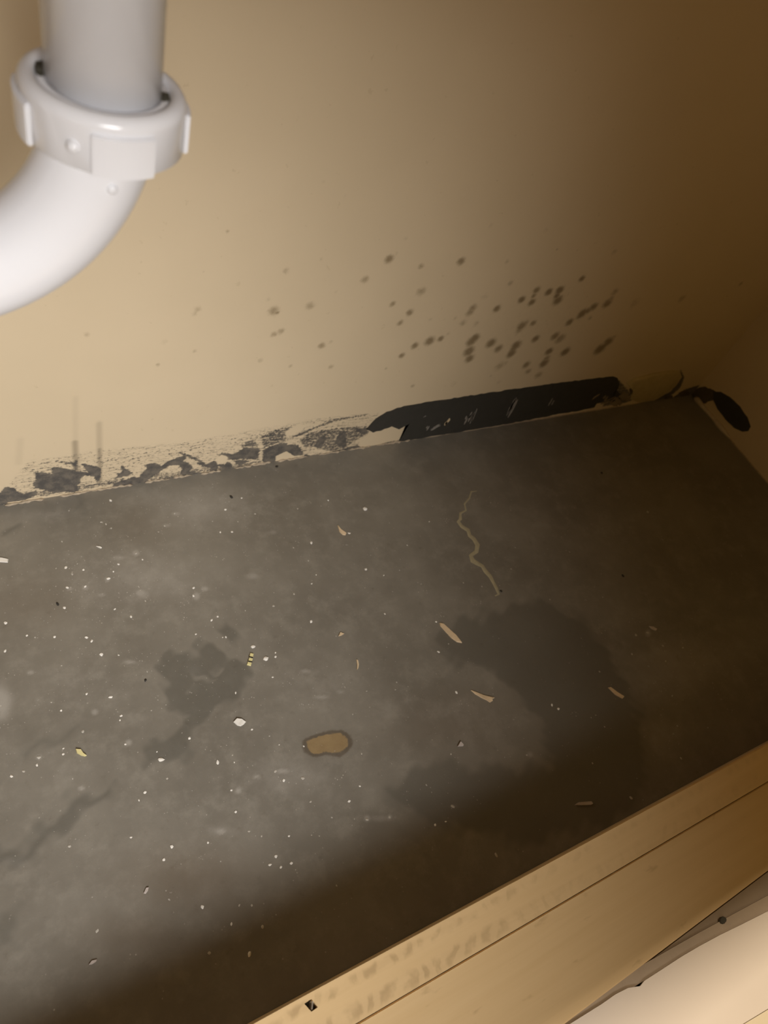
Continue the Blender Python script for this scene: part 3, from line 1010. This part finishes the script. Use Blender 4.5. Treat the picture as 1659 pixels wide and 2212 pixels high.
splinter('wood_splinter', crop(400, 1060, 3.95, [(1302, 290), (1330, 325), (1378, 358), (1370, 375), (1345, 372), (1318, 345)]), .0014, m_splint,
         'hooked pale splinter beside a small crumb, nearer the back wall', 'splinter')
splinter('wood_splinter', crop(400, 1380, 3.95, [(1462, 172), (1476, 178), (1484, 215), (1478, 250), (1466, 264), (1468, 220)]), .0011, m_splint,
         'short thin curved splinter lying upright in the picture, above the rust stain', 'splinter')
splinter('striped_chip', crop(400, 1380, 3.95, [(557, 117), (586, 122), (578, 170), (562, 228), (528, 218), (545, 165)]), .0016, m_yellow_crumb,
         'pale yellow chip with dark cross stripes', 'chip')
ch = bpy.data.objects['striped_chip']
for (a, c) in (((548, 148), (580, 156)), ((540, 186), (574, 192))):
    pts = crop(400, 1380, 3.95, [a, c, (c[0] - 2, c[1] + 9), (a[0] - 2, a[1] + 9)])
    P = [on(x, y, 2, .0020) - np.array(ch.location) for x, y in pts]
    obj('dark_stripe', mesh_from_bm('dark_stripe', slab_bm([tuple(p) for p in P], (0, 0, -.0006))), m_dark_crumb, ch)
splinter('paint_chip', crop(400, 1380, 3.95, [(412, 705), (440, 676), (485, 682), (520, 705), (500, 728), (475, 742), (445, 735)]), .0014, m_white_crumb,
         'white angular paint chip left of the rust stain', 'chip')
splinter('yellow_bit', crop(0, 1380, 3.95, [(645, 935), (690, 938), (712, 972), (740, 992), (722, 998), (690, 990), (655, 970)]), .0018, m_yellow_crumb,
         'yellow crumb with a small pale tail, far left of the floor', 'crumb')
splinter('paint_chip', [(-14, 1203), (4, 1204), (18, 1207), (17, 1214), (0, 1213), (-14, 1212)], .0013, m_white_crumb,
         'white flat chip cut by the left edge of the photo', 'chip')
splinter('paint_chip', crop(400, 1060, 3.95, [(1308, 1240), (1325, 1205), (1358, 1218), (1335, 1232)]), .0011, m_splint,
         'small tan three-cornered chip below the middle of the floor', 'chip')
splinter('paint_chip', crop(820, 1380, 3.95, [(668, 915), (692, 872), (718, 900), (716, 912)]), .0014, m_splint_grey,
         'small grey triangular chip right of the rust stain', 'chip')
splinter('paint_chip', crop(0, 1060, 3.95, [(820, 470), (850, 472), (870, 484), (862, 490), (840, 482)]), .001, m_white_crumb,
         'thin white curved chip left of centre near the back wall', 'chip')
splinter('paint_chip', crop(0, 1560, 2.37, [(735, 876), (748, 846), (762, 844), (758, 862), (746, 878)]), .001, m_splint_grey,
         'small curled pale chip on the dark lower left floor', 'chip')
splinter('paint_chip', crop(0, 1560, 2.37, [(453, 1242), (470, 1220), (497, 1213), (492, 1226), (470, 1240)]), .001, m_splint_grey,
         'pale elongated chip lowest on the left floor', 'chip')
splinter('paint_chip', crop(1240, 1000, 3.96, [(642, 1395), (680, 1400), (712, 1420), (702, 1434), (668, 1420)]), .001, m_splint_grey,
         'small pale chip on the dim right part of the floor', 'chip')

crumb_meshes = {}


def crumb_mesh(mat):
    L_ = crumb_meshes.setdefault(mat.name, [])
    if len(L_) < 5:
        bm = bmesh.new()
        bmesh.ops.create_icosphere(bm, subdivisions=1, radius=1)
        for v_ in bm.verts:
            v_.co *= random.uniform(.7, 1.25)
            v_.co.z = max(v_.co.z, -.45)
        me = mesh_from_bm('crumb', bm)
        me.materials.append(mat)
        L_.append(me)
        return me
    return random.choice(L_)


# photo x, y, half size in pixels
W = [(788, 1100, 7), (546, 1397, 6), (574, 1423, 7.5), (348, 1641, 7), (539, 2060, 5.5)]
wl = ['round white crumb by itself near the back wall, above the hooked splinter', 'white crumb touching the top of the striped yellow chip', 'white crumb just right of the striped yellow chip',
      'white crumb in the round dark stain on the left floor', 'brightest white crumb near the bottom of the floor by the rail']
bright = [(239, 1081, 4), (142, 1226, 4.5), (180, 1231, 3), (256, 1219, 3), (245, 1235, 2.5), (234, 1250, 4.5), (184, 1267, 3.5), (145, 1269, 4), (139, 1313, 4), (248, 1316, 3), (283, 1332, 4), (12, 1346, 4.5), (58, 1373, 3), (118, 1376, 3.5), (187, 1377, 4), (198, 1385, 4),
          (308, 1209, 2.5), (754, 1152, 4), (476, 1150, 3), (501, 1149, 3.5), (672, 1173, 4.5), (487, 1101, 3.5), (522, 1076, 2.5), (709, 1081, 2.5), (790, 1230, 4), (673, 1261, 2.5), (683, 1242, 2), (470, 1332, 3), (457, 1340, 3.5), (423, 1370, 3), (488, 1376, 3), (481, 1377, 2), (672, 1343, 4.5), (418, 1270, 4), (418, 1287, 3.5),
          (11, 1406, 4), (219, 1414, 5), (256, 1415, 2.5), (187, 1499, 3.5), (239, 1506, 4.5), (132, 1535, 3), (262, 1546, 3.5), (259, 1556, 2.5), (137, 1629, 3.5), (137, 1617, 2.5), (80, 1653, 3.5), (25, 1677, 4), (271, 1608, 3), (339, 1624, 2), (409, 1595, 4), (313, 1712, 4), (300, 1729, 2.5),
          (595, 1410, 2.5), (595, 1419, 3.5), (509, 1497, 3), (589, 1463, 2.5), (544, 1576, 3), (470, 1647, 5), (506, 1647, 2), (613, 1686, 4), (500, 1707, 3), (509, 1754, 3.5), (754, 1731, 4), (947, 1408, 4), (942, 1343, 3), (829, 1243, 2), (927, 1127, 2), (880, 1178, 2), (831, 1326, 2.5),
          (596, 1850, 4.5), (624, 1806, 3), (629, 1865, 4), (607, 1873, 3.5), (583, 1868, 4), (437, 1959, 4.5), (500, 1996, 3.5), (371, 1829, 4.5), (354, 1857, 4), (283, 1809, 3), (449, 1820, 3), (1206, 1531, 4), (1192, 1523, 3.5), (656, 1612, 2.5), (603, 1609, 2), (777, 1698, 3), (940, 1782, 3.5), (963, 1775, 2.5), (986, 1496, 4)]
dull = [(149, 1103, 2), (156, 1240, 3), (167, 1218, 2), (121, 1228, 2), (134, 1170, 2.5), (219, 1128, 3), (229, 1132, 3), (240, 1141, 2.5), (356, 1136, 3), (342, 1149, 2.5), (377, 1109, 3), (314, 1298, 2.5), (76, 1377, 2.5), (551, 1110, 3), (643, 1099, 2.5), (514, 1127, 2), (459, 1126, 2), (634, 1183, 2.5), (666, 1211, 2.5), (635, 1283, 3), (530, 1319, 2), (591, 1309, 3.5),
        (111, 1517, 2.5), (179, 1580, 4), (84, 1636, 5), (51, 1666, 4), (157, 1682, 2), (327, 1535, 2), (361, 1682, 3), (318, 1451, 2), (133, 1438, 2), (582, 1590, 2), (502, 1631, 2.5), (595, 1666, 4), (654, 1681, 4.5), (671, 1732, 3), (792, 1493, 2), (781, 1628, 2.5), (762, 1543, 2), (969, 1391, 2), (857, 1474, 2.5), (854, 1490, 2), (974, 1629, 2.5), (1138, 1631, 3), (921, 1696, 2.5), (978, 1742, 5), (863, 1232, 1.8),
        (1060, 1086, 1.8), (1113, 1183, 2), (1104, 1229, 2), (1001, 1259, 2), (1041, 1267, 2), (1188, 1295, 2), (1230, 1192, 2), (1399, 1106, 4), (1374, 1372, 4), (1399, 1367, 4), (1302, 1290, 2), (1432, 1395, 3), (1475, 1399, 2.5), (1365, 1413, 3), (1438, 1428, 2.5), (1295, 1451, 2.5), (1452, 1503, 2.5), (1277, 1550, 2), (1287, 1545, 2), (1306, 1570, 2.5), (1280, 1649, 2.5), (1471, 1638, 3), (1363, 1724, 4.5), (1529, 1572, 2), (1463, 1568, 2.5),
        (517, 1956, 3), (544, 1956, 3), (567, 2002, 4), (452, 2059, 4), (210, 2011, 4), (150, 1828, 4), (538, 1796, 3), (565, 1806, 2.5), (673, 1804, 2), (690, 1806, 2), (1072, 1847, 5), (793, 1770, 5), (842, 1765, 4), (717, 1766, 2.5), (727, 1913, 2.5), (294, 1195, 4)]
darks = [(500, 1074, 5, 'dark crumb at the foot of the back wall, left of centre'), (124, 1305, 4.5, 'black crumb at the far left of the floor'),
         (314, 1470, 4, 'black crumb left of the large dark stain'), (1300, 1022, 3.5, 'tiny dark crumb toward the far right, below the paint strip'), (1082, 1277, 4, 'dark crumb at the lower end of the glue trail'), (1345, 1244, 4, 'dark crumb on the dim right floor, right of the glue trail'), (598, 1008, 4, 'dark crumb against the torn foot of the back wall')]


def crumb(px, py, r, mat, label, group=None, squash=.5):
    p = on(px, py, 2, 0.0)
    s = r * np.linalg.norm(p - CAM) / FPX * .72
    o = obj('crumb', crumb_mesh(mat), None, None, (p[0], p[1], .45 * s * squash - .0001))
    a = random.uniform(.75, 1.25)
    o.scale = (s * a * 1.1, s / a * 1.1, s * squash)
    o.rotation_euler = (0, 0, random.uniform(0, 6.28))
    return tag(o, label, 'crumb', group)


for (x, y, r), lb in zip(W, wl):
    crumb(x, y, r, m_white_crumb, lb)
marks = [('rust stain', 708, 1608), ('striped yellow chip', 541, 1424), ('largest pale splinter', 975, 1365), ('lower end of the glue trail', 1078, 1285), ('upper end of the glue trail', 1020, 1062),
         ('hooked pale splinter', 741, 1148), ('jagged tapering splinter', 1043, 1500), ('thin splinter far right', 1331, 1495), ('greyish splinter behind the rail', 1262, 1736), ('white angular paint chip', 518, 1559),
         ('yellow crumb with a tail', 173, 1624), ('white chip at the photo edge', 5, 1209), ('dark crumb under the back wall', 500, 1074), ('black crumb at the far left', 124, 1305), ('black crumb by the dark stain', 314, 1470),
         ('round crumb near the back wall', 788, 1100), ('brightest crumb near the rail', 539, 2060), ('lowest pale elongated chip', 200, 2078), ('small curled chip', 314, 1923), ('small grey triangular chip', 995, 1607),
         ('crumb in the round dark stain', 348, 1641), ('short thin curved splinter', 772, 1435), ('small tan chip', 737, 1369), ('thin white curved chip', 214, 1181), ('pale chip on the dim floor', 1412, 1357)]
ORD = ['nearest', 'second nearest', 'third nearest', 'fourth nearest', 'fifth nearest', 'sixth nearest', 'seventh nearest', 'eighth nearest', 'ninth nearest', 'tenth nearest']


def place_labels(pts, noun):
    """one label per speck: its rank among its kind on one side of a landmark"""
    best = [None] * len(pts)
    for nm, mx, my in marks:
        side = {}
        for i, (x, y, r) in enumerate(pts):
            dx, dy = x - mx, y - my
            k = ('right of' if dx > 0 else 'left of') if abs(dx) > abs(dy) else ('below' if dy > 0 else 'above')
            side.setdefault(k, []).append((math.hypot(dx, dy), i))
        for k, lst in side.items():
            for rank, (d, i) in enumerate(sorted(lst)):
                if rank < len(ORD):
                    c = (rank * 60 + d, f'{noun} {ORD[rank]} {k} the {nm}' if k in ('above', 'below') else f'{noun} {ORD[rank]} to the {k.split()[0]} of the {nm}')
                    if best[i] is None or c < best[i]:
                        best[i] = c
    return [c[1] if c else noun + ' on the cabinet floor' for c in best]


for (x, y, r), lb in zip(bright, place_labels(bright, 'tiny white crumb')):
    crumb(x, y, r, m_white_crumb, lb, 'bright white crumbs on the floor')
for (x, y, r), lb in zip(dull, place_labels(dull, 'dull grey speck')):
    crumb(x, y, r, m_dull_crumb, lb, 'dull grey specks on the floor', .35)
for x, y, r, lb in darks:
    crumb(x, y, r, m_dark_crumb, lb, None, .6)

# fine dust that nobody could count
bm = bmesh.new()
for k in range(900):
    if rng.random() < .6:
        px, py = rng.normal(330, 200), rng.normal(1280, 150)
    else:
        px, py = rng.uniform(0, 1200), rng.uniform(1080, 1900)
    p = on(px, py, 2, 0.0)
    if not (-.1 < p[0] < XR - .02 and .01 < p[1] < YB - .004):
        continue
    s = rng.uniform(.0002, .0005)
    a = rng.uniform(0, 6.28)
    vv = [bm.verts.new((p[0] + s * math.cos(a + t) * rng.uniform(.6, 1.4), p[1] + s * math.sin(a + t) * rng.uniform(.6, 1.4), .00002)) for t in (0, 2.1, 4.2)]
    tp = bm.verts.new((p[0], p[1], s * .6))
    for i in range(3):
        bm.faces.new((vv[i], vv[(i + 1) % 3], tp))
    bm.faces.new(vv[::-1])
dust = obj('dust', mesh_from_bm('dust', bm), m_dull_crumb)
dust['kind'] = 'stuff'
tag(dust, 'fine pale dust sprinkled over the grey cabinet floor', 'dust')
